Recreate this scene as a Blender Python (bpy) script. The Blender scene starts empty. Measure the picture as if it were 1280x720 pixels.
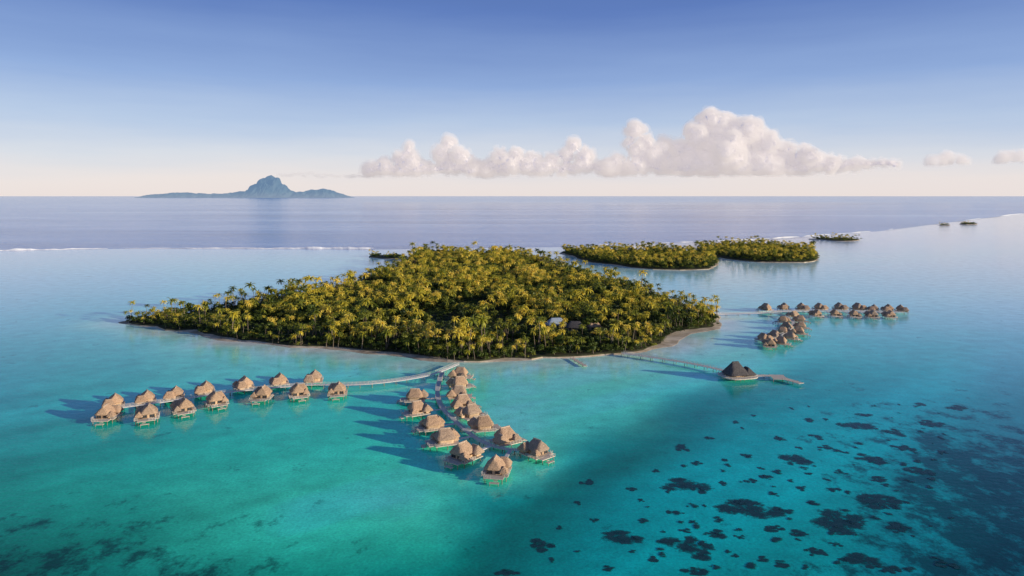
import bpy, math, random, bmesh
import numpy as np
from mathutils import Vector, noise, geometry
random.seed(7); np.random.seed(7)
SC=bpy.context.scene; COL=SC.collection
H=100.0; F=865.0; HY=245.0
def W(px,py,z=0.0):
    Y=(H-z)*F/(py-HY); return ((px-640)/F*Y, Y)
def lin(c):
    c=np.asarray(c,float)/255.0
    return np.where(c<=0.04045,c/12.92,((c+0.055)/1.055)**2.4)
# ---------------------------------------------------------------- objects
def tag(o,label=None,cat=None,group=None,kind=None):
    if label:o['label']=label
    if cat:o['category']=cat
    if group:o['group']=group
    if kind:o['kind']=kind
    return o
def empty(name,loc=(0,0,0),rz=0,parent=None):
    o=bpy.data.objects.new(name,None); COL.objects.link(o); o.location=loc; o.rotation_euler=(0,0,rz)
    o.empty_display_size=0.5
    if parent:o.parent=parent
    return o
def meshobj(name,me,parent=None,loc=(0,0,0)):
    o=bpy.data.objects.new(name,me); COL.objects.link(o); o.location=loc
    if parent:o.parent=parent
    return o
def copy_tree(o,parent=None):
    c=o.copy(); COL.objects.link(c); c.parent=parent
    for ch in KIDS.get(o.name,[]): copy_tree(ch,c)
    return c
KIDS={}
def index_tree(o):
    KIDS[o.name]=list(o.children)
    for c in o.children:index_tree(c)
class MB:
    def __init__(s): s.v=[];s.f=[]
    def quad(s,a,b,c,d):
        n=len(s.v); s.v+= [a,b,c,d]; s.f.append((n,n+1,n+2,n+3))
    def box(s,x0,x1,y0,y1,z0,z1):
        n=len(s.v)
        s.v+=[(x0,y0,z0),(x1,y0,z0),(x1,y1,z0),(x0,y1,z0),(x0,y0,z1),(x1,y0,z1),(x1,y1,z1),(x0,y1,z1)]
        for q in ((0,3,2,1),(4,5,6,7),(0,1,5,4),(1,2,6,5),(2,3,7,6),(3,0,4,7)): s.f.append(tuple(n+i for i in q))
    def bar(s,p,q,r,n=5,r2=None):
        p=Vector(p);q=Vector(q);d=(q-p).normalized()
        a=d.orthogonal().normalized();b=d.cross(a); r2=r if r2 is None else r2
        k=len(s.v)
        for c,rr in((p,r),(q,r2)):
            for i in range(n):
                t=2*math.pi*i/n; s.v.append(tuple(c+a*math.cos(t)*rr+b*math.sin(t)*rr))
        for i in range(n): s.f.append((k+i,k+(i+1)%n,k+n+(i+1)%n,k+n+i))
        s.f.append(tuple(k+n+i for i in range(n)));s.f.append(tuple(k+n-1-i for i in range(n)))
    def loops(s,loops,cap0=True,cap1=True):
        n=len(loops[0]);k=len(s.v)
        for l in loops:s.v+=l
        for j in range(len(loops)-1):
            for i in range(n):
                s.f.append((k+j*n+i,k+j*n+(i+1)%n,k+(j+1)*n+(i+1)%n,k+(j+1)*n+i))
        if cap0:s.f.append(tuple(k+n-1-i for i in range(n)))
        if cap1:
            e=k+(len(loops)-1)*n; s.f.append(tuple(e+i for i in range(n)))
    def build(s,name,mat,parent=None,loc=(0,0,0),smooth=False):
        me=bpy.data.meshes.new(name); me.from_pydata([tuple(v) for v in s.v],[],s.f); me.materials.append(mat); me.update()
        if smooth: me.polygons.foreach_set('use_smooth',[True]*len(me.polygons))
        return meshobj(name,me,parent,loc)
def npmesh(name,V,Fq,mats,matidx=None,attrs=None,smooth=False):
    """V (n,3), Fq (m,k) constant size faces"""
    me=bpy.data.meshes.new(name); V=np.asarray(V,dtype=np.float32); Fq=np.asarray(Fq,dtype=np.int32)
    m,k=Fq.shape
    me.vertices.add(len(V)); me.vertices.foreach_set('co',V.ravel())
    me.loops.add(m*k); me.loops.foreach_set('vertex_index',Fq.ravel())
    me.polygons.add(m); me.polygons.foreach_set('loop_start',np.arange(0,m*k,k,dtype=np.int32))
    for mt in mats: me.materials.append(mt)
    if matidx is not None: me.polygons.foreach_set('material_index',np.asarray(matidx,dtype=np.int32))
    me.polygons.foreach_set('use_smooth',np.full(m,smooth))
    for nm,(ty,arr) in (attrs or {}).items():
        a=me.attributes.new(nm,ty,'POINT')
        a.data.foreach_set('value' if ty=='FLOAT' else 'color',np.asarray(arr,dtype=np.float32).ravel())
    me.update(calc_edges=True); me.validate()
    return me
_T=np.random.RandomState(3).rand(256,256)
def vn(x,y):
    xi=np.floor(x).astype(int);yi=np.floor(y).astype(int);fx=x-xi;fy=y-yi
    fx=fx*fx*(3-2*fx);fy=fy*fy*(3-2*fy)
    g=lambda i,j:_T[i%256,j%256]
    return (g(xi,yi)*(1-fx)+g(xi+1,yi)*fx)*(1-fy)+(g(xi,yi+1)*(1-fx)+g(xi+1,yi+1)*fx)*fy
def fbm(x,y,o=4):
    s=0;a=.5
    for i in range(o): s=s+a*vn(x*2**i+i*17.3,y*2**i+i*9.1); a*=.5
    return s/(1-.5**o)
# ---------------------------------------------------------------- materials
def newmat(name):
    m=bpy.data.materials.new(name); m.use_nodes=True; nt=m.node_tree
    for n in list(nt.nodes): nt.nodes.remove(n)
    out=nt.nodes.new('ShaderNodeOutputMaterial')
    return m,nt,out
def N(nt,t,**kw):
    n=nt.nodes.new(t)
    for k,v in kw.items():
        if k.startswith('i_'):
            n.inputs[k[2:].replace('_',' ')].default_value=v
        else: setattr(n,k,v)
    return n
def ramp(nt,stops,interp='LINEAR'):
    r=nt.nodes.new('ShaderNodeValToRGB'); e=r.color_ramp; e.interpolation=interp
    while len(e.elements)>1: e.elements.remove(e.elements[-1])
    for i,(p,c) in enumerate(stops):
        el=e.elements[0] if i==0 else e.elements.new(p)
        el.position=p; el.color=(c[0],c[1],c[2],1) if not np.isscalar(c) else (c,c,c,1)
    return r
def noisy_mat(name,c1,c2,scale=2.0,rough=.85,bump=.3,detail=5,stretch=(1,1,1),spec=.2,coord='Object',dist=.1,tone=None):
    m,nt,out=newmat(name); L=nt.links.new
    tc=N(nt,'ShaderNodeTexCoord'); mp=N(nt,'ShaderNodeMapping'); mp.inputs['Scale'].default_value=stretch
    L(tc.outputs[coord],mp.inputs[0])
    nz=N(nt,'ShaderNodeTexNoise',i_Scale=scale,i_Detail=detail,i_Roughness=.65); L(mp.outputs[0],nz.inputs[0])
    r=ramp(nt,[(.32,c1),(.68,c2)]); L(nz.outputs[0],r.inputs[0])
    p=N(nt,'ShaderNodeBsdfPrincipled'); p.inputs['Roughness'].default_value=rough; p.inputs['Specular IOR Level'].default_value=spec
    oi=N(nt,'ShaderNodeObjectInfo')
    if tone:
        tr_=ramp(nt,tone); L(oi.outputs['Random'],tr_.inputs[0])
        mm=N(nt,'ShaderNodeMix',data_type='RGBA',blend_type='MULTIPLY'); mm.inputs[0].default_value=1; L(r.outputs[0],mm.inputs[6]); L(tr_.outputs[0],mm.inputs[7]); L(mm.outputs[2],p.inputs['Base Color'])
    else:
        hs=N(nt,'ShaderNodeHueSaturation'); mr=N(nt,'ShaderNodeMapRange'); mr.inputs[3].default_value=.82; mr.inputs[4].default_value=1.15
        L(oi.outputs['Random'],mr.inputs[0]); L(mr.outputs[0],hs.inputs['Value']); L(r.outputs[0],hs.inputs['Color'])
        L(hs.outputs[0],p.inputs['Base Color'])
    b=N(nt,'ShaderNodeBump'); b.inputs['Strength'].default_value=bump; b.inputs['Distance'].default_value=dist; L(nz.outputs[0],b.inputs['Height']); L(b.outputs[0],p.inputs['Normal'])
    L(p.outputs[0],out.inputs[0]); return m
M={}
M['thatch']=noisy_mat('thatch',(.26,.175,.12),(.74,.55,.40),2.0,.95,.9,7,(1,1,3),.05,dist=.3,tone=[(0,(.74,.76,.80)),(.35,(1,.93,.86)),(.7,(.84,.77,.70)),(1,(1.12,1.02,.92))])
M['thatch_dark']=noisy_mat('thatch_dark',(.05,.048,.05),(.16,.145,.14),1.4,.95,.9,6,(1,1,3),.05,dist=.25)
M['ridge']=noisy_mat('ridge_thatch',(.40,.30,.22),(.66,.52,.40),3,.95,.6)
M['wall']=noisy_mat('woven_wall',(.45,.30,.18),(.70,.51,.34),3,.8,.3,4,(1,1,.3))
M['deck']=noisy_mat('deck_boards',(.58,.48,.38),(.82,.70,.57),2.2,.8,.2,4,(.4,3,1))
M['plank']=noisy_mat('weathered_plank',(.64,.60,.55),(.84,.80,.75),1.3,.8,.2,4,(1,1,1))
M['post']=noisy_mat('post_wood',(.20,.15,.11),(.38,.31,.25),2,.85,.3)
M['rail']=noisy_mat('rail_wood',(.60,.53,.46),(.80,.72,.64),3,.8,.1)
M['glass']=noisy_mat('dark_glass',(.02,.03,.035),(.05,.06,.07),1,.1,0,spec=.5)
M['door']=noisy_mat('door_wood',(.16,.09,.05),(.26,.16,.09),3,.6,.1)
M['trunk']=noisy_mat('palm_trunk',(.13,.10,.07),(.28,.22,.16),2,.9,.3,4,(1,1,4))
M['sand']=noisy_mat('beach_sand',(.34,.25,.16),(.84,.72,.56),.09,.95,.1,7)
M['soil']=noisy_mat('grove_floor',(.035,.045,.018),(.11,.10,.05),.08,.95,.1,6)
M['rock']=noisy_mat('reef_rock',(.18,.155,.13),(.36,.32,.28),.3,.9,.6,6)
M['greyroof']=noisy_mat('grey_roof',(.22,.27,.34),(.36,.42,.50),.8,.7,.3)
M['foam']=noisy_mat('surf_foam',(.84,.85,.88),(.97,.97,.97),.03,.7,.1,7)
m,nt,out=newmat('mountain_painted_haze'); L=nt.links.new
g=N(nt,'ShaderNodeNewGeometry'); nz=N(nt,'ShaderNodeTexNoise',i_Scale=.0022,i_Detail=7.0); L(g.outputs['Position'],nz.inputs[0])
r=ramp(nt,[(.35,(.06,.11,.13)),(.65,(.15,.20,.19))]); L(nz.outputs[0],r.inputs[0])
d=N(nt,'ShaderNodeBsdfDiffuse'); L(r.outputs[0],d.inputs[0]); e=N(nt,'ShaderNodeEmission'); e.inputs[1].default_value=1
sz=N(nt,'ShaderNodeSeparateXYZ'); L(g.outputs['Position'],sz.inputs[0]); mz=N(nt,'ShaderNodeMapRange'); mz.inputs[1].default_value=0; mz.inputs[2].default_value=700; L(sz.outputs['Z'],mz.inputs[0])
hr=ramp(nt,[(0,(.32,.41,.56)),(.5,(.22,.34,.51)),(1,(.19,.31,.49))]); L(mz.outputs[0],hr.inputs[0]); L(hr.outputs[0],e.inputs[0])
mx=N(nt,'ShaderNodeMixShader'); mx.inputs[0].default_value=.72; L(d.outputs[0],mx.inputs[1]); L(e.outputs[0],mx.inputs[2]); L(mx.outputs[0],out.inputs[0]); M['mount']=m  # bluish emission paints air haze onto the slopes, paler towards the base
def leaf_mat(name,cols,src):
    m,nt,out=newmat(name); L=nt.links.new
    if src=='obj':
        s=N(nt,'ShaderNodeObjectInfo').outputs['Random']
    else:
        s=N(nt,'ShaderNodeAttribute',attribute_name='tint').outputs['Fac']
    tc=N(nt,'ShaderNodeNewGeometry'); nz=N(nt,'ShaderNodeTexNoise',i_Scale=.03,i_Detail=5.0); L(tc.outputs['Position'],nz.inputs[0])
    ad=N(nt,'ShaderNodeMath',operation='MULTIPLY_ADD'); L(nz.outputs[0],ad.inputs[0]); ad.inputs[1].default_value=1.8
    sb=N(nt,'ShaderNodeMath',operation='MULTIPLY_ADD'); L(s,sb.inputs[0]); sb.inputs[1].default_value=.85; sb.inputs[2].default_value=-.84; L(sb.outputs[0],ad.inputs[2])
    r=ramp(nt,cols); L(ad.outputs[0],r.inputs[0])
    d=N(nt,'ShaderNodeBsdfPrincipled'); d.inputs['Roughness'].default_value=.5; d.inputs['Specular IOR Level'].default_value=.35
    t=N(nt,'ShaderNodeBsdfTranslucent'); L(r.outputs[0],d.inputs['Base Color']); L(r.outputs[0],t.inputs[0])
    mx=N(nt,'ShaderNodeMixShader'); mx.inputs[0].default_value=.3; L(d.outputs[0],mx.inputs[1]); L(t.outputs[0],mx.inputs[2]); L(mx.outputs[0],out.inputs[0])
    return m
PC=[(.0,(.06,.09,.012)),(.3,(.28,.29,.028)),(.6,(.70,.57,.055)),(1.,(.95,.72,.12))]
BC=[(.0,(.02,.04,.01)),(.5,(.11,.15,.02)),(1.,(.36,.34,.045))]
M['frond']=leaf_mat('palm_frond',PC,'obj'); M['frond_a']=leaf_mat('palm_frond_grove',PC,'attr')
M['leaf']=leaf_mat('broadleaf',BC,'obj'); M['leaf_a']=leaf_mat('broadleaf_grove',BC,'attr')

# ---------------------------------------------------------------- light, world, camera
sd=Vector((1,-.40,0)).normalized(); EL=math.radians(10.6)
sdir=Vector((sd.x*math.cos(EL),sd.y*math.cos(EL),math.sin(EL)))
az=math.atan2(sdir.x,sdir.y)
ld=bpy.data.lights.new('sun','SUN'); ld.energy=5; ld.angle=math.radians(.6); ld.color=(1,.88,.69)
lo=bpy.data.objects.new('sun',ld); COL.objects.link(lo); lo.rotation_euler=sdir.to_track_quat('Z','Y').to_euler(); lo.location=(300,-100,300)
w=bpy.data.worlds.new('World'); SC.world=w; w.use_nodes=True; nt=w.node_tree
for n in list(nt.nodes): nt.nodes.remove(n)
L=nt.links.new
out=N(nt,'ShaderNodeOutputWorld'); bg=N(nt,'ShaderNodeBackground'); bg.inputs[1].default_value=.15
sky=N(nt,'ShaderNodeTexSky',sky_type='NISHITA'); sky.sun_disc=False; sky.sun_elevation=EL; sky.sun_rotation=az; sky.air_density=1.0; sky.dust_density=.6; sky.ozone_density=2.0
L(sky.outputs[0],bg.inputs[0])
tc=N(nt,'ShaderNodeTexCoord'); sx=N(nt,'ShaderNodeSeparateXYZ'); L(tc.outputs['Generated'],sx.inputs[0])
hz=N(nt,'ShaderNodeTexNoise',i_Scale=2.2,i_Detail=6.0,i_Roughness=.55); mp=N(nt,'ShaderNodeMapping'); mp.inputs['Scale'].default_value=(1,1,9); L(tc.outputs['Generated'],mp.inputs[0]); L(mp.outputs[0],hz.inputs[0])
zz=N(nt,'ShaderNodeMath',operation='MULTIPLY_ADD'); L(hz.outputs[0],zz.inputs[0]); zz.inputs[1].default_value=-.06; 
z2=N(nt,'ShaderNodeMath',operation='ADD'); L(sx.outputs['Z'],z2.inputs[0]); z2.inputs[1].default_value=.030; L(z2.outputs[0],zz.inputs[2])
gr=ramp(nt,[(0.,(.88,.79,.77)),(.02,(.86,.79,.79)),(.055,(.70,.73,.82)),(.10,(.48,.59,.80)),(.16,(.28,.41,.72)),(.26,(.11,.20,.52)),(.36,(.06,.12,.34)),(.6,(.05,.10,.27)),(1.,(.045,.09,.24))])
L(zz.outputs[0],gr.inputs[0]); b2=N(nt,'ShaderNodeBackground'); b2.inputs[1].default_value=1.0; L(gr.outputs[0],b2.inputs[0])
mx=N(nt,'ShaderNodeMixShader'); mx.inputs[0].default_value=.9; L(bg.outputs[0],mx.inputs[1]); L(b2.outputs[0],mx.inputs[2]); L(mx.outputs[0],out.inputs[0])
cd=bpy.data.cameras.new('camera'); cam=bpy.data.objects.new('camera',cd); COL.objects.link(cam); SC.camera=cam
cam.location=(0,0,H); cam.rotation_euler=(math.pi/2,0,0); cd.sensor_width=36; cd.lens=F/1280*36; cd.shift_y=-(360-HY)/1280; cd.clip_start=1; cd.clip_end=1e6
SC.view_settings.view_transform='Standard'; SC.view_settings.look='None'; SC.view_settings.exposure=0

# ---------------------------------------------------------------- island outlines
MAIN=[(-313,548),(-288,575),(-256,610),(-222,675),(-194,750),(-168,850),(-158,940),(-165,1040),(-162,1120),(-120,1160),(-60,1178),(0,1172),(35,1120),(55,1030),(85,900),(118,790),(140,700),(162,625),(168,570),
 (158,530),(138,505),(116,478),(97,457),(78,442),(58,430),(29,423),(5,417),(-19,414),(-48,413),(-66,424),(-80,433),(-103,444),(-126,452),(-155,463),(-187,476),(-225,496),(-263,519),(-290,533)]
def pxpoly(l): return [W(a,b) for a,b in l]
MOTU1=pxpoly([(700,315.5),(715,321),(735,327),(762,331),(800,336),(850,338),(885,336.5),(897,331),(899,325),(885,319),(860,316.5),(800,315),(745,314)])
MOTU2=pxpoly([(868,315),(890,320),(915,325),(950,328),(990,328.5),(1015,327),(1024,321),(1015,314),(985,309),(940,307),(900,308),(875,310)])
ISLET_R=pxpoly([(1010,299),(1030,300),(1045,301.5),(1062,301.5),(1074,300),(1066,298.5),(1050,298.2),(1030,298)])
ISLET_L=pxpoly([(461,321.5),(475,323.3),(490,324),(501,322),(492,320),(476,319.5),(467,320)])
ISLET_F=pxpoly([(1198,280.2),(1208,280.6),(1222,280.2),(1212,279.3)])
ISLET_G=pxpoly([(1172,281.6),(1180,282),(1188,281.6),(1181,281.1)])
def resample(poly,step,amp,seed):
    P=np.array(poly,float); n=len(P); out=[]
    for i in range(n):
        p0,p1,p2,p3=P[(i-1)%n],P[i],P[(i+1)%n],P[(i+2)%n]
        k=max(2,int(np.linalg.norm(p2-p1)/step))
        for j in range(k):
            t=j/k
            out.append(.5*((2*p1)+(-p0+p2)*t+(2*p0-5*p1+4*p2-p3)*t*t+(-p0+3*p1-3*p2+p3)*t**3))
    o=np.array(out); nx=np.roll(o,-1,0)-np.roll(o,1,0); nr=np.stack([nx[:,1],-nx[:,0]],1); nr/=np.linalg.norm(nr,axis=1)[:,None]+1e-9
    area=.5*np.sum(o[:,0]*np.roll(o[:,1],-1)-np.roll(o[:,0],-1)*o[:,1])
    if area<0: nr=-nr
    a=(fbm(o[:,0]/25+seed,o[:,1]/25,3)-.5)*2*amp
    return o+nr*a[:,None],nr
def inside(P,x,y):
    c=np.zeros(len(x),bool); n=len(P)
    for i in range(n):
        x1,y1=P[i];x2,y2=P[(i+1)%n]
        if y1==y2: continue
        k=((y1>y)!=(y2>y))&(x<(x2-x1)*(y-y1)/(y2-y1)+x1)
        c^=k
    return c
def distpoly(P,x,y):
    d=np.full(len(x),1e9); n=len(P)
    for i in range(n):
        a=P[i];b=P[(i+1)%n];ab=b-a;l=ab@ab+1e-9
        t=np.clip(((x-a[0])*ab[0]+(y-a[1])*ab[1])/l,0,1)
        d=np.minimum(d,np.hypot(x-a[0]-t*ab[0],y-a[1]-t*ab[1]))
    return d
def sandw(x,y): return np.clip((fbm(x/26+7,y/26+3,2)-.42)*7,.12,2.6)
def island(name,poly,step,amp,seed,label,beach=5,wide=False):
    P,nr=resample(poly,step,amp,seed); n=len(P)
    bw=beach*sandw(P[:,0],P[:,1])
    if wide: bw=bw+beach*3.0*np.exp(-((P[:,0]-125)/42)**2-((P[:,1]-500)/60)**2)
    bw=np.minimum(bw,beach*3.4)
    bw=bw[:,None]
    rings=[np.c_[P+nr*beach*.8,np.full(n,-1.2)],np.c_[P,np.full(n,.12)],np.c_[P-nr*bw*.8,np.full(n,.7)],np.c_[P-nr*bw*1.3,np.full(n,1.3)]]
    V=np.concatenate(rings); vv=[tuple(v) for v in V]; f=[];mi=[]
    for j in range(3):
        for i in range(n): f.append((j*n+i,j*n+(i+1)%n,(j+1)*n+(i+1)%n,(j+1)*n+i)); mi.append(0 if j<2 else 1)
    tri=geometry.tessellate_polygon([[Vector((v[0],v[1],0)) for v in rings[3]]])
    for t in tri: f.append(tuple(3*n+i for i in t)); mi.append(1)
    me=bpy.data.meshes.new(name); me.from_pydata(vv,[],f); me.materials.append(M['sand']); me.materials.append(M['soil'])
    me.polygons.foreach_set('material_index',mi); me.update()
    o=meshobj(name,me); tag(o,label,'island',kind='structure'); return P
PM=island('island_ground',MAIN,8,9,1,'sandy ground of the large wooded island in the lagoon',4.4,True)
P1=island('island_ground',MOTU1,15,6,2,'low ground of the wooded islet behind the right of the main island',5)
P2=island('island_ground',MOTU2,15,6,3,'low ground of the farther wooded islet on the right',5)
P3=island('island_ground',ISLET_R,10,4,4,'low ground of the tiny islet beside the reef at right',4)
P4=island('island_ground',ISLET_L,8,3,5,'low ground of the tiny islet off the back left of the island',3)
P5=island('island_ground',ISLET_F,15,3,6,'speck of an islet on the far right reef',5)
P6=island('island_ground',ISLET_G,15,3,8,'smallest speck of an islet on the far right reef',5)

# ---------------------------------------------------------------- water
reef_px=np.array([-900,-400,0,150,420,470,700,850,970,1100,1180,1280,1500,1800,2200],float)
reef_py=np.array([322,318,314,311,311.5,312,309,304,299,289,279,267,259,256,255],float)
def Yreef(a):
    px=640+F*a; return H*F/(np.interp(px,reef_px,reef_py)-HY)
TAB=[  # water tones by depth; far rows have pale sky reflection painted in
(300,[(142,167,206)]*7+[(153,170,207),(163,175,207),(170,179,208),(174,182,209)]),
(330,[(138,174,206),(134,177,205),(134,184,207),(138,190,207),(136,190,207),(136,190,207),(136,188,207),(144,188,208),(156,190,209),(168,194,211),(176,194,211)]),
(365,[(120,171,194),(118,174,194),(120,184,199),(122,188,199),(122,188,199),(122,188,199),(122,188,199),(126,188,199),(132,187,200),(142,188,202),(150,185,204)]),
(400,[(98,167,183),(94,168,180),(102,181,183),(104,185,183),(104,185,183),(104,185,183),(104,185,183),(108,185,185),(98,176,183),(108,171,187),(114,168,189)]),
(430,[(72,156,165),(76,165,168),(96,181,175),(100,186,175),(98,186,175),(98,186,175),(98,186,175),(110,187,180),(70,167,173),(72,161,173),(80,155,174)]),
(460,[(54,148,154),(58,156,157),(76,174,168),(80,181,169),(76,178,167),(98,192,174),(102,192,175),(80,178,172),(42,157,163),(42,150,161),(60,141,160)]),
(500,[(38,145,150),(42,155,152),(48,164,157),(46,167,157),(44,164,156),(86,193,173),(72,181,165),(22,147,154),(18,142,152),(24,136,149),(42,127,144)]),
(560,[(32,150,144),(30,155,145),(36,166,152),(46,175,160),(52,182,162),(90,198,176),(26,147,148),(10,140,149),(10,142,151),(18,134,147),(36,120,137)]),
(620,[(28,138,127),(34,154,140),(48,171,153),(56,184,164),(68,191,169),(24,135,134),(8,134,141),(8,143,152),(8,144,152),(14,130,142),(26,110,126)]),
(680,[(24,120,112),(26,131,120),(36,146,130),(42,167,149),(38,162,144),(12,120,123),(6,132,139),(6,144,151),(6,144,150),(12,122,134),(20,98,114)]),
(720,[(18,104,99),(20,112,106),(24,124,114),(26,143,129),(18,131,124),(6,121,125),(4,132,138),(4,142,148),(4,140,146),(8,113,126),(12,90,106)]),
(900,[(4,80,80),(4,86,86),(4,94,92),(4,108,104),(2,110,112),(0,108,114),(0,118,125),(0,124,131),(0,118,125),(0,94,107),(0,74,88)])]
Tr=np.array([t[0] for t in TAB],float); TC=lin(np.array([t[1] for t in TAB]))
def table(px,py):
    u=np.clip(px/128,0,9.999); i=u.astype(int); fu=(u-i); fu=fu*fu*(3-2*fu)
    r=np.clip(np.interp(py,Tr,np.arange(len(Tr))),0,len(Tr)-1.001); j=r.astype(int); fr=r-j
    g=lambda a,b:TC[a,b]
    return (g(j,i)*(1-fu)[:,None]+g(j,i+1)*fu[:,None])*(1-fr)[:,None]+(g(j+1,i)*(1-fu)[:,None]+g(j+1,i+1)*fu[:,None])*fr[:,None]
nr_,nc_=360,460
A=np.linspace(-1.25,1.25,nc_)
T=np.linspace(0,1,nr_)
AA,TT=np.meshgrid(A,T)
YY=70*(Yreef(AA)/70)**TT; XX=AA*YY
x=XX.ravel();y=YY.ravel(); px=640+F*x/y; py=HY+H*F/y
wpx=px+ (fbm(x/60,y/60,4)-.5)*80; wpy=py+(fbm(x/60+40,y/60,4)-.5)*26*np.clip((py-300)/200,0,1.3)
C=table(wpx,wpy)
# sand ridges and troughs running diagonally across the flat
ca_,sa_=math.cos(math.radians(38)),math.sin(math.radians(38)); ud_=x*ca_+y*sa_; vd_=-x*sa_+y*ca_
band=fbm(vd_/26+3,ud_/190,4)-.5
C=C*(1+.75*band*np.clip((py-420)/80,0,1))[:,None]
ex=np.interp(py,[430,460,480,520,560,600,640,680,720,800],[1000,930,895,800,735,690,640,585,540,470])+(fbm(x/26,y/26,4)-.5)*44
ew=np.interp(py,[430,720],[36,24])
s=1/(1+np.exp(-(px-ex)/ew*3.2))
deep=np.exp(-((px-ex-60)/80)**2)*np.clip((py-455)/60,0,1)*s
C=C*(1-.36*deep[:,None])
flat=np.exp(-((px-ex+62)/60)**2)*np.clip((py-440)/60,0,1)*np.clip((700-py)/90,0,1)*(1-s)
C=C*(1+.18*flat[:,None])
for P,wd,st in((PM,24,.75),(P1,40,.45),(P2,40,.45),(P3,40,.3),(P4,25,.3)):
    d=distpoly(P,x,y); k=np.exp(-(d/wd)**2)*st*(.4+1.0*fbm(x/25,y/25,3)); k=np.clip(k,0,1)[:,None]
    C=C*(1-k)+lin((176,210,188))*k
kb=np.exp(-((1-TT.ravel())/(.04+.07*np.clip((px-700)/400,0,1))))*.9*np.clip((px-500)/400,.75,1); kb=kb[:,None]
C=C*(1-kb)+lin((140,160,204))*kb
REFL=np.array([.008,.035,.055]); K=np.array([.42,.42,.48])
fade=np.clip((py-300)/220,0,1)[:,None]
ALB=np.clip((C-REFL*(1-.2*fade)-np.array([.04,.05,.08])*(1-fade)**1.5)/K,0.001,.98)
m1=1.05*np.clip((px-1050)/110,0,1)*np.clip((py-480)/90,0,1); m2=.8*np.clip((py-610)/90,0,1)*np.clip((430-px)/260,0,1)
m3=.5*np.clip((px-960)/120,0,1)*np.clip((py-470)/60,0,1)
mask=np.clip(np.maximum(np.maximum(m1,m2),m3),0,1.05)
idx=np.arange(nr_*nc_).reshape(nr_,nc_)
Fq=np.stack([idx[:-1,:-1].ravel(),idx[:-1,1:].ravel(),idx[1:,1:].ravel(),idx[1:,:-1].ravel()],1)
def water_mat(name,lagoon):
    m,nt,out=newmat(name); L=nt.links.new
    g=N(nt,'ShaderNodeNewGeometry')
    def nz(scale,detail,st=(1,1,1),rough=.55):
        mp=N(nt,'ShaderNodeMapping'); mp.inputs['Scale'].default_value=st; L(g.outputs['Position'],mp.inputs[0])
        n=N(nt,'ShaderNodeTexNoise',i_Scale=scale,i_Detail=detail,i_Roughness=rough); L(mp.outputs[0],n.inputs[0]); return n.outputs[0]
    p=N(nt,'ShaderNodeBsdfPrincipled'); p.inputs['IOR'].default_value=1.33
    def mul(a,b):
        x_=N(nt,'ShaderNodeMix',data_type='RGBA',blend_type='MULTIPLY'); x_.inputs[0].default_value=1; L(a,x_.inputs[6]); L(b,x_.inputs[7]); return x_.outputs[2]
    if lagoon:
        ca=N(nt,'ShaderNodeAttribute',attribute_name='depth_sheen_colour'); ma=N(nt,'ShaderNodeAttribute',attribute_name='grass')
        n1=nz(.085,10,(1,.8,1),.74)
        ad=N(nt,'ShaderNodeMath',operation='MULTIPLY_ADD'); L(ma.outputs['Fac'],ad.inputs[0]); ad.inputs[1].default_value=.20; L(n1,ad.inputs[2])
        r=ramp(nt,[(.60,(1,1,1)),(.71,(.20,.30,.31))]); L(ad.outputs[0],r.inputs[0])
        c0=mul(ca.outputs['Color'],r.outputs[0])
        n2=nz(.09,7,(1,1.2,1),.6); r2=ramp(nt,[(.3,.82),(.7,1.15)]); L(n2,r2.inputs[0])
        n3=nz(1.1,5,(1,1,1),.65); r3=ramp(nt,[(.3,.78),(.7,1.18)]); L(n3,r3.inputs[0])
        L(mul(mul(c0,r2.outputs[0]),r3.outputs[0]),p.inputs['Base Color']); p.inputs['Roughness'].default_value=.07; p.inputs['Specular IOR Level'].default_value=.42
        h1=nz(.35,6,(1,1.4,1)); bp=N(nt,'ShaderNodeBump'); bp.inputs['Strength'].default_value=.5; bp.inputs['Distance'].default_value=.18
    else:
        n1=nz(.0009,10,(.35,1.8,1),.7); r=ramp(nt,[(.38,(.05,.16,.48)),(.5,(.17,.33,.72)),(.64,(.56,.68,.94))]); L(n1,r.inputs[0]); L(r.outputs[0],p.inputs['Base Color'])
        p.inputs['Roughness'].default_value=.13; p.inputs['Specular IOR Level'].default_value=.34
        h1=nz(.03,8,(1,1.5,1),.65); bp=N(nt,'ShaderNodeBump'); bp.inputs['Strength'].default_value=.65; bp.inputs['Distance'].default_value=3.0
    L(h1,bp.inputs['Height']); L(bp.outputs[0],p.inputs['Normal']); L(p.outputs[0],out.inputs[0]); return m
M['lagoon']=water_mat('lagoon_water',True); M['ocean']=water_mat('ocean_water',False)
me=npmesh('lagoon',np.c_[x,y,np.zeros(len(x))],Fq,[M['lagoon']],attrs={'depth_sheen_colour':('FLOAT_COLOR',np.c_[ALB,np.ones(len(x))]),'grass':('FLOAT',mask)},smooth=True)
tag(meshobj('lagoon',me),'shallow turquoise lagoon water inside the reef','lagoon',kind='structure')
mb=MB(); R=350000; ns=96; mb.v=[(R*math.cos(2*math.pi*i/ns),R*math.sin(2*math.pi*i/ns),-.4) for i in range(ns)]; mb.f=[tuple(range(ns))]
tag(mb.build('ocean',M['ocean']),'open blue ocean reaching the horizon','ocean',kind='structure')
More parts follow.
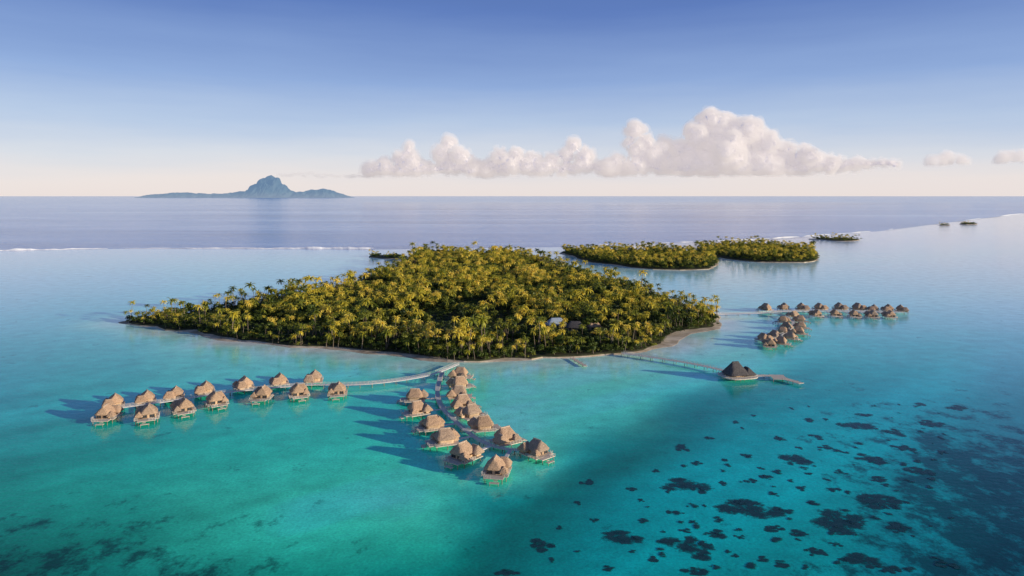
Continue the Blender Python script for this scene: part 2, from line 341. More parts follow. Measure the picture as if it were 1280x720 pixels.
def reef_strip(name,a0,a1,n,off,wid,ht,mat,label,cat,seed,gap=0):
    """a low ridge running along the reef; ht = crest height in metres"""
    a=np.linspace(a0,a1,n); Yc=Yreef(a)+off*(Yreef(a)/1300)*(1+.9*(fbm(a*30,a*0+seed,3)-.5)); sc=(Yc/1300)
    nz_=np.clip(fbm(a*60+seed,a*0+seed,4)*2.4-gap,0.0,3)*np.clip((fbm(a*14+seed,a*0+3,3)-.3)*3,.0,1.2); w1=wid*sc*nz_; h1=ht*nz_
    V=[];f=[]
    for i in range(n):
        V+= [(a[i]*(Yc[i]-w1[i]/2),Yc[i]-w1[i]/2,-.3),(a[i]*Yc[i],Yc[i],.1+h1[i]),(a[i]*(Yc[i]+w1[i]/2),Yc[i]+w1[i]/2,-.6)]
    for i in range(n-1):
        if w1[i]<=.3 and w1[i+1]<=.3: continue
        f.append((3*i,3*i+3,3*i+4,3*i+1)); f.append((3*i+1,3*i+4,3*i+5,3*i+2))
    me=bpy.data.meshes.new(name); me.from_pydata(V,[],f); me.materials.append(mat); me.update()
    return tag(meshobj(name,me),label,cat,kind='structure')
reef_strip('reef',.25,1.25,600,-14,26,.3,M['rock'],'thin brown reef crest between lagoon and ocean at right','reef',4,.85)
reef_strip('surf',-1.25,-.2,520,14,8,2.2,M['foam'],'white surf breaking on the reef at left','surf',5,.45)
reef_strip('surf',.1,1.1,620,22,8,2.2,M['foam'],'white surf breaking on the reef at right','surf',9,.8)

# ---------------------------------------------------------------- palms
def palm_crown(rs,nf,ns,R=4.2):
    V=[];Fq=[]
    for k in range(nf):
        az=2*math.pi*(k/nf*1.0+rs.uniform(-.04,.04))+ (k%3)*.5
        e=math.radians([62,30,2][k%3]+rs.uniform(-14,14)); L_=R*rs.uniform(.85,1.15)
        p=np.array([0,0,0.]); wv=[.25,.95,1.05,.8,.45,.05] if ns==5 else [.4,1.1,.9,.1]
        st=L_/ns; side=np.array([-math.sin(az),math.cos(az),0])
        base=len(V); el=e
        for j in range(ns+1):
            tw=rs.uniform(-.12,.12); ww=wv[j]*.46
            V+=[p-side*ww+np.array([0,0,-ww*.55+tw]),p.copy(),p+side*ww+np.array([0,0,-ww*.55-tw])]
            d=np.array([math.cos(az)*math.cos(el),math.sin(az)*math.cos(el),math.sin(el)]); p=p+d*st
            el-=math.radians(rs.uniform(20,32) if ns==5 else rs.uniform(32,50))
        for j in range(ns):
            b=base+3*j; Fq+=[(b,b+3,b+4,b+1),(b+1,b+4,b+5,b+2)]
    return np.array(V),np.array(Fq)
def palm_trunk(rs,h,lean,n=5,seg=4):
    V=[];Fq=[]
    for j in range(seg+1):
        t=j/seg; cx=lean*t**1.7; r=.22*(1-t)+.13
        for i in range(n):
            a=2*math.pi*i/n; V.append((cx+r*math.cos(a),r*math.sin(a),h*t-(.6 if j==0 else 0)))
    for j in range(seg):
        for i in range(n): Fq.append((j*n+i,j*n+(i+1)%n,(j+1)*n+(i+1)%n,(j+1)*n+i))
    return np.array(V),np.array(Fq)
def leafy_crown(rs,n,R,h):
    blobs=[(rs.uniform(-.55,.55)*R,rs.uniform(-.55,.55)*R,h*rs.uniform(.55,.95),R*rs.uniform(.38,.62)) for _ in range(8)]
    V=[];Fq=[]
    for k in range(n):
        b=blobs[rs.randint(8)]; d=rs.normal(size=3); d/=np.linalg.norm(d); d[2]=abs(d[2])*.9-.25*(rs.rand()<.3)
        p=np.array(b[:3])+d*b[3]*rs.uniform(.7,1.08)*np.array([1,1,.75])
        nrm=d+rs.normal(size=3)*.6; nrm/=np.linalg.norm(nrm); a=np.cross(nrm,rs.normal(size=3)); a/=np.linalg.norm(a); c=np.cross(nrm,a)
        s=rs.uniform(.3,.62)*R/3.6; i=len(V); V+=[p-a*s-c*s*.6,p+a*s-c*s*.6,p+a*s*.6+c*s*.8,p-a*s*.6+c*s*.8]; Fq.append((i,i+1,i+2,i+3))
    return np.array(V),np.array(Fq)
rs=np.random.RandomState(11)
palm_meshes=[];
for k in range(6):
    h=[7,9,11,13,9.5,16][k]; lean=[.6,1.5,.8,2.2,2.8,1.6][k]
    tv,tf=palm_trunk(rs,h,lean,6,5); cv,cf=palm_crown(rs,21,5,4.3)
    palm_meshes.append((npmesh('trunk',tv,tf,[M['trunk']],smooth=True),npmesh('crown',cv,cf,[M['frond']]),h,lean))
leaf_meshes=[]
for k in range(4):
    h=[8,9.5,7,10.5][k]; tv,tf=palm_trunk(rs,h*.7,.5,6,4); cv,cf=leafy_crown(rs,620,3.6+.3*k,h)
    leaf_meshes.append((npmesh('trunk',tv*np.array([1.2,1.2,1]),tf,[M['trunk']],smooth=True),npmesh('crown',cv,cf,[M['leaf']])))
low_palm=[]
for k in range(6):
    h=[7.5,9.5,11.5,13.5,10.5,16][k]; cv,cf=palm_crown(rs,16,3,4.35); tv,tf=palm_trunk(rs,h,1.0,4,2)
    low_palm.append((cv+np.array([1.0,0,h]),cf,tv,tf))
low_leaf=[]
for k in range(4):
    cv,cf=leafy_crown(rs,260,3.8,[8,9.5,7,10.5][k]); low_leaf.append((cv,cf))
bush=[leafy_crown(rs,70,2.5,2.8) for _ in range(3)]
class Grove:
    def __init__(s): s.V=[];s.F=[];s.M=[];s.T=[];s.n=0
    def add(s,V,Fq,mi,loc,rz,sc,tint):
        c,sn=math.cos(rz),math.sin(rz); X=V[:,0]*c-V[:,1]*sn; Yv=V[:,0]*sn+V[:,1]*c
        s.V.append(np.c_[X*sc+loc[0],Yv*sc+loc[1],V[:,2]*sc+loc[2]]); s.F.append(Fq+s.n); s.M.append(np.full(len(Fq),mi)); s.T.append(np.full(len(V),tint)); s.n+=len(V)
    def build(s,name,label,cat):
        me=npmesh(name,np.concatenate(s.V),np.concatenate(s.F),[M['frond_a'],M['trunk'],M['leaf_a']],np.concatenate(s.M),{'tint':('FLOAT',np.concatenate(s.T))})
        return tag(meshobj(name,me),label,cat,kind='stuff')
CLEAR=[(W(700,405,5),24),(W(733,410,5),20)]
def sites(P,sp,edge):
    x0,y0=P.min(0);x1,y1=P.max(0); gx,gy=np.meshgrid(np.arange(x0,x1,sp),np.arange(y0,y1,sp*.9)); gx=gx.ravel();gy=gy.ravel()
    gx=gx+rs.uniform(-.45,.45,len(gx))*sp; gy=gy+rs.uniform(-.45,.45,len(gy))*sp
    k=inside(P,gx,gy); gx,gy=gx[k],gy[k]; d=distpoly(P,gx,gy); k=d>edge*(.4+1.0*rs.rand(len(d)))
    if P is PM: k&=d>4.4*sandw(gx,gy)*.75
    return gx[k],gy[k],d[k]
gx,gy,gd=sites(PM,5.4,2.0)
keep=np.ones(len(gx),bool)
for (c,r) in CLEAR: keep&=~((np.abs(gx-c[0])<r*.8)&(gy<c[1]+6)&(gy>c[1]-r*1.2))
keep&=~((fbm(gx/34+9,gy/56+2,3)>.61)&(gd>22))
keep&=~((fbm(gx/12+1,gy/12+2,2)>.68))
keep&=~((np.hypot((gx-125)/42,(gy-500)/60)<.9)&(gd<10))
gx,gy,gd=gx[keep],gy[keep],gd[keep]
dens=fbm(gx/45+3,gy/45,3); hgt=fbm(gx/22+13,gy/28+5,3); isleaf=rs.rand(len(gx))<np.clip((dens-.46)*3.8,.06,.7)
o=np.argsort(gy); gx,gy,gd,isleaf,hgt=gx[o],gy[o],gd[o],isleaf[o],hgt[o]
np_,nl_=0,0
forest=Grove()
def zone(x_,y_,d_):
    if x_<-215: return 'at the left tip of the main island'
    if x_>105: return 'by the sandy right end of the main island'
    if d_<14: return 'leaning along the front shore of the main island'
    return 'in the grove just behind the front shore'
for i in range(len(gx)):
    X,Yv,D=gx[i],gy[i],gd[i]; tint=rs.rand(); sc=rs.uniform(.72,1.05)*(.48+1.02*hgt[i]); rz=rs.uniform(0,6.28)
    if not isleaf[i] and rs.rand()<.11: sc*=1.32
    if D<12: sc*=.86
    if X<-200: sc*=1-.22*min(1,(-200-X)/90)
    z0=.5 if D<9 else 1.1
    if not isleaf[i]:
        if np_<300:
            a=palm_meshes[rs.randint(6)]; r=empty('palm_tree',(X,Yv,z0),rz)
            r.scale=(sc,sc,sc)
            meshobj('trunk',a[0],r); c=meshobj('crown',a[1],r,(a[3],0,a[2])); c.rotation_euler=(0,rs.uniform(-.15,.25),rs.uniform(0,6))
            zn=zone(X,Yv,D); tag(r,'coconut palm with yellow green fronds '+zn,'palm tree','coconut palms '+zn); np_+=1
        else:
            a=low_palm[rs.randint(6)]; forest.add(a[0],a[1],0,(X,Yv,z0),rz,sc,tint)
            if D<25: forest.add(a[2],a[3],1,(X,Yv,z0),rz,sc,tint)
    else:
        sc*=rs.uniform(.75,1.15)
        if nl_<200:
            a=leaf_meshes[rs.randint(4)]; r=empty('broadleaf_tree',(X,Yv,z0),rz); r.scale=(sc,sc,sc*.92)
            meshobj('trunk',a[0],r); meshobj('crown',a[1],r)
            zn=zone(X,Yv,D).replace('leaning ',''); tag(r,'dark green bushy broadleaf tree '+zn,'tree','broadleaf trees '+zn); nl_+=1
        else:
            a=low_leaf[rs.randint(4)]; forest.add(a[0],a[1],2,(X,Yv,z0),rz,sc,tint*.9)
forest.build('forest','dense canopy of palms and broadleaf trees filling the island interior','forest')
us=Grove(); ux,uy,ud=sites(PM,5.0,4)
for i in range(len(ux)): a=bush[rs.randint(3)]; us.add(a[0],a[1],2,(ux[i],uy[i],.9),rs.uniform(0,6),rs.uniform(.6,1.3)*(1.15 if ud[i]<25 else 1),rs.rand()*.55)
ux,uy,ud=sites(PM,3.6,2.4); k=(ud<15)&~((np.hypot((ux-125)/42,(uy-500)/60)<.9)&(ud<12)); ux,uy,ud=ux[k],uy[k],ud[k]
for i in range(len(ux)):
    if rs.rand()<.6: a=bush[rs.randint(3)]; us.add(a[0],a[1],2,(ux[i],uy[i],.5),rs.uniform(0,6),rs.uniform(.45,1.3)*(.65+.04*ud[i]),rs.rand()*.9)
us.build('undergrowth','low green bushes covering the floor of the island grove','undergrowth')
for P,sp,lab,e in((P1,7,'distant palm wood covering the islet behind the main island',4),(P2,7.5,'distant palm wood covering the far right islet',4),(P3,8,'scrub and palms on the tiny islet beside the reef at right',1),(P4,6,'scrub and small trees on the tiny islet off the back left',1),(P5,9,'scrub on the islet speck on the far right reef',1),(P6,9,'scrub on the smallest islet speck on the far right reef',1)):
    gr=Grove(); X_,Y_,D_=sites(P,sp,e); small= P is P3 or P is P4 or P is P5 or P is P6
    hh=fbm(X_/30,Y_/40,3) if len(X_) else []
    for i in range(len(X_)):
        if small and fbm(np.array([X_[i]/18]),np.array([Y_[i]/40]),2)[0]<.38: continue
        sc=rs.uniform(.7,1.15)*(.55+.8*hh[i])*(.68 if small else 1.)
        if rs.rand()<.7: a=low_palm[rs.randint(6)]; gr.add(a[0],a[1],0,(X_[i],Y_[i],.8),rs.uniform(0,6),sc,rs.rand()); 
        else: a=low_leaf[rs.randint(4)]; gr.add(a[0],a[1],2,(X_[i],Y_[i],.6),rs.uniform(0,6),sc,rs.rand())
        b=bush[rs.randint(3)]; gr.add(b[0],b[1],2,(X_[i]+3,Y_[i]-2,.6),0,1.3,rs.rand()*.8)
    if gr.V: gr.build('forest',lab,'forest')

# ---------------------------------------------------------------- bungalows
def sloop(cx,cy,z,hx,hy,n=20,e=.55,jit=0,seed=0):
    o=[]
    for i in range(n):
        t=2*math.pi*i/n; c,s_=math.cos(t),math.sin(t)
        x_=abs(c)**e*math.copysign(1,c)*hx; y_=abs(s_)**e*math.copysign(1,s_)*hy
        j=(noise.noise(Vector((c*2+seed,s_*2,z)))*jit)
        o.append((cx+x_*(1+j*.12),cy+y_*(1+j*.12),z+j*.5))
    return o
def thatch(mb,cx,cy,z0,z1,hx,hy,rx,ry,seed=0,n=24,prof=None):
    lv=[]
    lv.append(sloop(cx,cy,z0+.15,hx*.80,hy*.80,n,.42))
    lv.append(sloop(cx,cy,z0-.22,hx*.985,hy*.985,n,.42,.35,seed))
    prof=prof or [(0,1),(.2,.86),(.42,.665),(.64,.44),(.84,.21),(.95,.075),(1,0)]
    for t,k in prof:
        lv.append(sloop(cx,cy,z0+(z1-z0)*t,rx+(hx-rx)*k,ry+(hy-ry)*k,n,.42+.15*t,.3 if t<.9 else .1,seed+t))
    mb.loops(lv)
def make_bungalow():
    r=empty('overwater_bungalow')
    d=MB(); d.box(-5.0,4.9,-4.9,4.9,1.75,2.0); d.box(4.9,7.2,-3.6,3.6,1.75,1.95); d.build('deck',M['deck'],r)
    w_=MB(); w_.loops([sloop(.2,.6,2.0,3.1,2.8,16,.35),sloop(.2,.6,4.5,3.1,2.8,16,.35)]); wo=w_.build('wall',M['wall'],r)
    aw=MB(); aw.box(-5.4,-2.95,-3.6,1.0,2.003,3.8); aw.build('bathroom_wall',M['wall'],r)
    rf=MB(); thatch(rf,.2,.6,3.9,7.3,4.1,3.7,2.1,.15,1); ro=rf.build('roof',M['thatch'],r,smooth=False)
    rc=MB(); rc.loops([sloop(.2,.6,7.05,2.4,.42,12,.6),sloop(.2,.6,7.48,2.2,.22,12,.6)]); rc.build('ridge_cap',M['ridge'],ro)
    ar=MB(); thatch(ar,-3.7,-2.1,3.35,5.8,2.8,2.9,.3,1.3,5,20); ao=ar.build('bathroom_roof',M['thatch'],r,smooth=False)
    a2=MB(); a2.loops([sloop(-3.7,-2.1,5.6,.34,1.6,10,.6),sloop(-3.7,-2.1,5.95,.18,1.45,10,.6)]); a2.build('ridge_cap',M['ridge'],ao)
    pr=MB(); thatch(pr,2.9,-3.1,3.2,5.0,2.0,1.7,.5,.1,9,16); pr.build('porch_roof',M['thatch'],r,smooth=False)
    for yy in(-.9,2.1):
        g=MB(); g.box(3.22,3.36,yy-.9,yy+.9,2.15,3.95); go=g.build('window',M['glass'],r)
        fr=MB(); fr.box(3.24,3.4,yy-1.04,yy-.9,2.1,4.02); fr.box(3.24,3.4,yy+.9,yy+1.04,2.1,4.02); fr.box(3.24,3.4,yy-.9,yy+.9,3.95,4.05); fr.box(3.34,3.41,yy-.04,yy+.04,2.16,3.94); fr.build('window_frame',M['door'],go)
    dr=MB(); dr.box(-5.47,-5.4,-.9,.1,2.01,3.6); dr.build('door',M['door'],r)
    def rail(pts):
        rl=MB()
        for p,q in zip(pts[:-1],pts[1:]):
            p=Vector(p);q=Vector(q);n=max(1,round((q-p).length/1.3))
            for i in range(n+1):
                c=p.lerp(q,i/n); rl.bar(c,c+Vector((0,0,.95)),.06,4)
            for h in(.5,.95): rl.bar(p+Vector((0,0,h)),q+Vector((0,0,h)),.05,4)
        rl.build('railing',M['rail'],r)
    rail([(-1,4.8,2),(4.8,4.8,2),(4.8,3.6,2)]); rail([(-1,-4.8,2),(4.8,-4.8,2),(4.8,-3.6,2)]); rail([(7.1,1,1.95),(7.1,3.5,1.95)])
    ld_=MB()
    ld_.box(7.7,9.1,-2.3,1.2,.85,1.0); ld_.box(7.21,7.7,-1.6,-.2,1.3,1.45)
    ld_.build('swim_platform',M['deck'],r)
    st=MB(); st.bar((0,0,-1.5),(0,0,1.75),.17,6,.14); so=None
    for p in((-4.3,-4.2),(-4.3,4.2),(0,-4.2),(0,4.2),(4.3,-4.2),(4.3,4.2),(6.7,-3.1),(6.7,3.1)):
        if so is None: so=st.build('stilt',M['post'],r,(p[0],p[1],0))
        else:
            c=so.copy(); COL.objects.link(c); c.location=(p[0],p[1],0)
    s2=MB(); s2.bar((0,0,-1.5),(0,0,.85),.12,6)
    a=s2.build('short_stilt',M['post'],r,(8.9,-2.1,0)); b=a.copy(); COL.objects.link(b); b.location=(8.9,1.0,0)
    return r
BP=make_bungalow(); bpy.context.view_layer.update(); index_tree(BP); first=[True]
def path3(l,z=2.0): return [W(a,b,z) for a,b in l]
def densify(p,step=3.0):
    o=[]
    for i in range(len(p)-1):
        a=np.array(p[i]);b=np.array(p[i+1]);n=max(1,int(np.linalg.norm(b-a)/step))
        for j in range(n):o.append(a+(b-a)*j/n)
    o.append(np.array(p[-1]));return o
def smooth(p):
    P=np.array(p)
    for _ in range(2):
        Q=[P[0]]
        for i in range(len(P)-1): Q+=[P[i]*.75+P[i+1]*.25,P[i]*.25+P[i+1]*.75]
        Q.append(P[-1]); P=np.array(Q)
    return [tuple(q) for q in P]
post_me=None
def ribbon(mb,p,wd,z0,z1):
    k=len(mb.v);n=len(p)
    for i in range(n):
        t=p[min(i+1,n-1)]-p[max(i-1,0)]; t=t/np.linalg.norm(t); s_=np.array([-t[1],t[0]])*wd/2
        for q,z in((p[i]-s_,z0),(p[i]+s_,z0),(p[i]+s_,z1),(p[i]-s_,z1)): mb.v.append((q[0],q[1],z))
    for i in range(n-1):
        for a in range(4): b=(a+1)%4; mb.f.append((k+4*i+a,k+4*i+b,k+4*i+4+b,k+4*i+4+a))
    mb.f.append((k,k+1,k+2,k+3)); e=k+4*(n-1); mb.f.append((e+3,e+2,e+1,e))
def boardwalk(label,path,wd=2.3,z=2.0,spurs=(),postgap=6,mat='plank',rails=True):
    global post_me
    p=densify(path,2.0); root=empty('boardwalk',(p[0][0],p[0][1],0)); O=np.array([p[0][0],p[0][1]]); p=[q-O for q in p]
    tag(root,label,'boardwalk')
    d=MB(); ribbon(d,p,wd,z-.2,z); d.build('deck',M[mat],root)
    if post_me is None:
        s_=MB(); s_.bar((0,0,-1.5),(0,0,1.8),.15,6,.13); oo=s_.build('post',M['post']); post_me=oo.data; bpy.data.objects.remove(oo)
    n=len(p); st=max(1,int(postgap/2)); cnt=0
    for i in range(0,n,st):
        t=p[min(i+1,n-1)]-p[max(i-1,0)]; t=t/np.linalg.norm(t); s_=np.array([-t[1],t[0]])*(wd/2-.15)
        for sg in(-1,1):
            if cnt>=98: break
            q=p[i]+s_*sg; meshobj('post',post_me,root,(q[0],q[1],0)); cnt+=1
    if rails:
        for sg in(-1,1):
            r=MB(); pts=[]
            for i in range(n):
                t=p[min(i+1,n-1)]-p[max(i-1,0)]; t=t/np.linalg.norm(t); s_=np.array([-t[1],t[0]])*(wd/2-.06)*sg
                pts.append(Vector((p[i][0]+s_[0],p[i][1]+s_[1],z)))
            for i in range(n): r.bar(pts[i],pts[i]+Vector((0,0,1.0)),.06,4)
            for i in range(n-1):
                for h in(.55,1.0): r.bar(pts[i]+Vector((0,0,h)),pts[i+1]+Vector((0,0,h)),.06,4)
            r.build('railing',M['rail'],root)
    for a,b in spurs:
        a=np.array(a)-O;b=np.array(b)-O; sp=MB(); ribbon(sp,[a,b],1.4,z-.24,z-.01); sp.build('branch_walkway',M[mat],root)
    return root
ORD=['first','second','third','fourth','fifth','sixth','seventh','eighth','ninth','tenth','eleventh','twelfth']
def nearest(p,path):
    P=densify(path,1.0); d=[np.hypot(q[0]-p[0],q[1]-p[1]) for q in P]; return P[int(np.argmin(d))]
def place(lst,path,labf,group,sc=1.0,z=3.8):
    sp=[]
    for i,(a,b) in enumerate(lst):
        p=W(a,b,z); q=nearest(p,path); rz=math.atan2(p[1]-q[1],p[0]-q[0])
        if first[0]: o=BP; first[0]=False
        else: o=copy_tree(BP)
        s_=sc*random.uniform(.92,1.03); fl=random.choice((-1,1))
        o.location=(p[0],p[1],0); o.rotation_euler=(0,0,rz+random.uniform(-.35,.35)); o.scale=(s_,s_*fl,s_)
        tag(o,labf(i),'bungalow',group)
        e=(p[0]-5*s_*math.cos(rz),p[1]-5*s_*math.sin(rz))
        if np.hypot(e[0]-q[0],e[1]-q[1])>.8 and np.hypot(p[0]-q[0],p[1]-q[1])>5: sp.append(((q[0],q[1]),e))
    return sp
left_path=smooth(path3([(138,511),(165,507),(205,502),(250,495),(300,488),(345,484),(390,480),(430,481),(470,479),(510,474),(540,468),(553,463),(572,455)]))
rear=[(142,501),(182,496),(218,491),(256,485),(305,479),(349,474),(392,471)]
front=[(134,515),(184,515),(229,507),(270,498),(328,491),(373,488),(422,486)]
g='overwater bungalows along the left boardwalk'
sp=place(rear,left_path,lambda i:'thatched overwater bungalow, %s from left in the rear row of the left boardwalk'%ORD[i],g)
sp+=place(front,left_path,lambda i:'thatched overwater bungalow, %s from left in the front row of the left boardwalk'%ORD[i],g)
boardwalk('long curving boardwalk from the island to the left string of bungalows',left_path,spurs=sp)
cen_path=smooth(path3([(553,465),(548,480),(546,495),(552,510),(565,522),(580,536),(596,548),(612,556),(632,561),(650,562)]))
cl=[(519,494),(522,510),(540,528),(556,546),(580,565)]
cr=[(575,466),(574,478),(573,490),(578,502),(588,514),(604,529),(632,545),(670,560)]
g='overwater bungalows along the central boardwalk'
sp=place(cl,cen_path,lambda i:'thatched overwater bungalow, %s from the island on the left side of the central boardwalk'%ORD[i],g)
sp+=place(cr,cen_path,lambda i:'thatched overwater bungalow, %s from the island on the right side of the central boardwalk'%ORD[i],g)
sp+=place([(621,582)],cen_path,lambda i:'thatched overwater bungalow nearest the camera, at the tip of the central boardwalk',g)
boardwalk('boardwalk running from the island shore down through the central bungalows',cen_path,spurs=sp)
far_path=path3([(880,394),(905,392.5),(945,391.5),(975,389.5),(1010,388.5),(1060,389),(1100,389.5),(1130,390)])
far=[(957,384),(980,383),(1003,384),(1025,383.5),(1050,383.5),(1073,384),(1092,385),(1110,385.5),(1127,386)]
g='overwater bungalows along the far right boardwalk'
sp=place(far,far_path,lambda i:'small distant bungalow, %s from left in upper row of the far right boardwalk'%ORD[i],g,1.0)
farf=[(1020,391),(1044,391),(1068,392),(1090,392.5),(1112,392.5)]
sp+=place(farf,far_path,lambda i:'small distant bungalow, %s from left in lower row of the far right boardwalk'%ORD[i],g,.95)
boardwalk('distant straight boardwalk leaving the right end of the island',far_path,spurs=sp,postgap=10,wd=2.8)
bend_path=smooth(path3([(964,391),(982,394),(991,400),(992,408),(984,416),(968,423),(952,426)]))
outer=[(992,392),(1000,398),(1001,406),(998,413),(988,419),(976,425),(962,428)]
inner=[(979,399),(983,406),(979,412),(968,417),(955,421)]
g='overwater bungalows in the curved cluster'
sp=place(outer,bend_path,lambda i:'small bungalow, %s from top in the outer curve of the right cluster'%ORD[i],g,.9)
sp+=place(inner,bend_path,lambda i:'small bungalow, %s from top in the inner curve of the right cluster'%ORD[i],g,.85)
boardwalk('short curved boardwalk among the cluster of bungalows off the right end',bend_path,spurs=sp,postgap=10)
bar_path=smooth(path3([(778,441),(800,444),(840,450),(875,456),(905,463)]))
boardwalk('boardwalk from the right shore of the island to the thatched pavilion',bar_path,wd=3.4)
px_,py_=W(922,471,1)
r=empty('thatched_pavilion',(px_,py_,0),.25); tag(r,'large dark conical thatched pavilion on stilts at the end of the boardwalk','pavilion')
m_=MB(); m_.loops([sloop(0,0,1.6,9.8,8.4,24,.6),sloop(0,0,1.95,9.8,8.4,24,.6)]); m_.build('deck',M['deck'],r)
pp_=[(0,1),(.18,.83),(.38,.635),(.6,.42),(.82,.20),(.95,.065),(1,0)]
m_=MB(); thatch(m_,-1.4,0,3.2,9.3,6.3,5.8,1.9,.2,3,32,pp_); ro=m_.build('roof',M['thatch_dark'],r,smooth=False)
m_=MB(); m_.loops([sloop(-1.4,0,9.05,2.2,.5,12,.6),sloop(-1.4,0,9.55,2.0,.25,12,.6)]); m_.build('ridge_cap',M['thatch_dark'],ro)
m_=MB(); thatch(m_,5.0,-1.2,2.9,6.4,3.8,4.4,.3,1.8,7,24,pp_); m_.build('wing_roof',M['thatch_dark'],r,smooth=False)
m_=MB(); m_.loops([sloop(-.9,0,1.95,4.2,3.8,16,.5),sloop(-.9,0,4.1,4.2,3.8,16,.5)]); m_.build('wall',M['wall'],r)
for i in range(12):
    t=2*math.pi*i/12; m_=MB(); m_.bar((0,0,-1.5),(0,0,3.4),.17,6); m_.build('column',M['post'],r,(-1.4+5.4*math.cos(t),5.1*math.sin(t),0))
m_=MB()
for i in range(36):
    t=2*math.pi*i/36; t2=2*math.pi*(i+1)/36; 
    f_=lambda t:Vector((abs(math.cos(t))**.6*math.copysign(9.5,math.cos(t)),abs(math.sin(t))**.6*math.copysign(8.1,math.sin(t)),1.95))
    a=f_(t);b=f_(t2); m_.bar(a,a+Vector((0,0,1)),.06,4); m_.bar(a+Vector((0,0,1)),b+Vector((0,0,1)),.06,4)
m_.build('railing',M['rail'],r)
boardwalk('low jetty running right from the thatched pavilion',path3([(940,469.5),(955,469),(965,469.5)],1.6),wd=3.0,z=1.6,mat='deck',rails=False)
boardwalk('wide rectangular dock platform between jetty and boat landing',path3([(964,471),(982,471.5)],1.5),wd=9.5,z=1.55,mat='deck',rails=False)
boardwalk('small boat landing beyond the dock platform',path3([(981,473),(990,475.5),(1002,479)],1.4),wd=3.8,z=1.35,mat='deck',rails=False)
boardwalk('short wooden jetty on the front shore of the island',path3([(715,447),(722,451),(732,457)],1.2),wd=2.4,z=1.0,mat='deck',rails=False)
def lodge(px,py,sx,sy,h,rz,label,mat):
    a=W(px,py,h*.7); r=empty('resort_building',(a[0],a[1],.9),rz); tag(r,label,'building')
    m_=MB(); m_.box(-sx*.8,sx*.8,-sy*.78,sy*.78,-.3,h*.5); m_.build('wall',M['wall'],r)
    m_=MB(); thatch(m_,0,0,h*.46,h,sx,sy,sx*.45,.2,px,24); m_.build('roof',mat,r,smooth=True)
    for k in(-1,0,1):
        m_=MB(); m_.box(k*sx*.45-.9,k*sx*.45+.9,-sy*.78-.06,-sy*.78+.01,.4,h*.5-.5); m_.build('window',M['glass'],r)
lodge(695,403,8,5,8.6,.2,'grey roofed resort building in the clearing right of the island centre',M['greyroof'])
lodge(719,407,7,4.6,8,-.2,'dark roofed resort building beside the grey one in the clearing',M['thatch_dark'])
lodge(742,406,5,4,7.5,.4,'small brown thatched building at right edge of the clearing',M['thatch'])

# ---------------------------------------------------------------- corals
def coral_mat():
    m,nt,out=newmat('coral_under_water'); L=nt.links.new
    g=N(nt,'ShaderNodeNewGeometry'); a=N(nt,'ShaderNodeAttribute',attribute_name='cover')
    n=N(nt,'ShaderNodeTexNoise',i_Scale=.5,i_Detail=9.0,i_Roughness=.74); L(g.outputs['Position'],n.inputs[0])
    nn=N(nt,'ShaderNodeMath',operation='MULTIPLY_ADD'); L(n.outputs[0],nn.inputs[0]); nn.inputs[1].default_value=1.9; nn.inputs[2].default_value=-.45
    ad=N(nt,'ShaderNodeMath',operation='ADD'); L(nn.outputs[0],ad.inputs[0]); L(a.outputs['Fac'],ad.inputs[1])
    r=ramp(nt,[(.56,0.),(.98,.94)]); L(ad.outputs[0],r.inputs[0])
    rc=ramp(nt,[(.35,(.005,.026,.03)),(.65,(.022,.09,.095))]); L(n.outputs[0],rc.inputs[0])
    p=N(nt,'ShaderNodeBsdfPrincipled'); p.inputs['Roughness'].default_value=.15; p.inputs['IOR'].default_value=1.33; p.inputs['Specular IOR Level'].default_value=.30; L(rc.outputs[0],p.inputs['Base Color'])
    t=N(nt,'ShaderNodeBsdfTransparent'); mx=N(nt,'ShaderNodeMixShader'); L(r.outputs[0],mx.inputs[0]); L(t.outputs[0],mx.inputs[1]); L(p.outputs[0],mx.inputs[2]); L(mx.outputs[0],out.inputs[0]); return m
M['coral']=coral_mat()
CZ=[.02]
def coral(px,py,w_,h_,label,group=None):
    X,Yv=W(px,py); rx=w_/F*Yv/2*1.25; ry=h_*Yv*Yv/(H*F)/2*1.25; ng=22; 
    if w_>26: ng=34
    V=[];cov=[];f=[]; lobes=[(0,0,.44)]
    for k in range(8 if w_>20 else 3):
        t=random.uniform(0,6.28); rr=random.uniform(.4,.82); lobes.append((math.cos(t)*rr,math.sin(t)*rr,random.uniform(.15,.36)))
    so=random.uniform(0,50)
    for j in range(ng+1):
        for i in range(ng+1):
            u=-1.15+2.3*i/ng; v=-1.15+2.3*j/ng
            c=max(1-(math.hypot(u-a,v-b)/r_)**2*.45 for a,b,r_ in lobes)
            c=min(.55,max(-.3,c*.55))+noise.noise(Vector((u*2.6+so,v*2.6,0)))*.18
            if max(abs(u),abs(v))>1.1: c=-.4
            V.append((rx*u,ry*v,0)); cov.append(c)
    for j in range(ng):
        for i in range(ng):
            a=j*(ng+1)+i; q=(a,a+1,a+ng+2,a+ng+1)
            if max(cov[k] for k in q)>-.08: f.append(q)
    me=bpy.data.meshes.new('coral_patch'); me.from_pydata(V,[],f); me.materials.append(M['coral']); at=me.attributes.new('cover','FLOAT','POINT'); at.data.foreach_set('value',cov)
    bm=bmesh.new(); bm.from_mesh(me); bmesh.ops.delete(bm,geom=[v for v in bm.verts if not v.link_faces],context='VERTS'); bm.to_mesh(me); bm.free(); me.update()
    CZ[0]+=.0006; o=meshobj('coral_patch',me,None,(X,Yv,CZ[0])); tag(o,label,'coral',group)
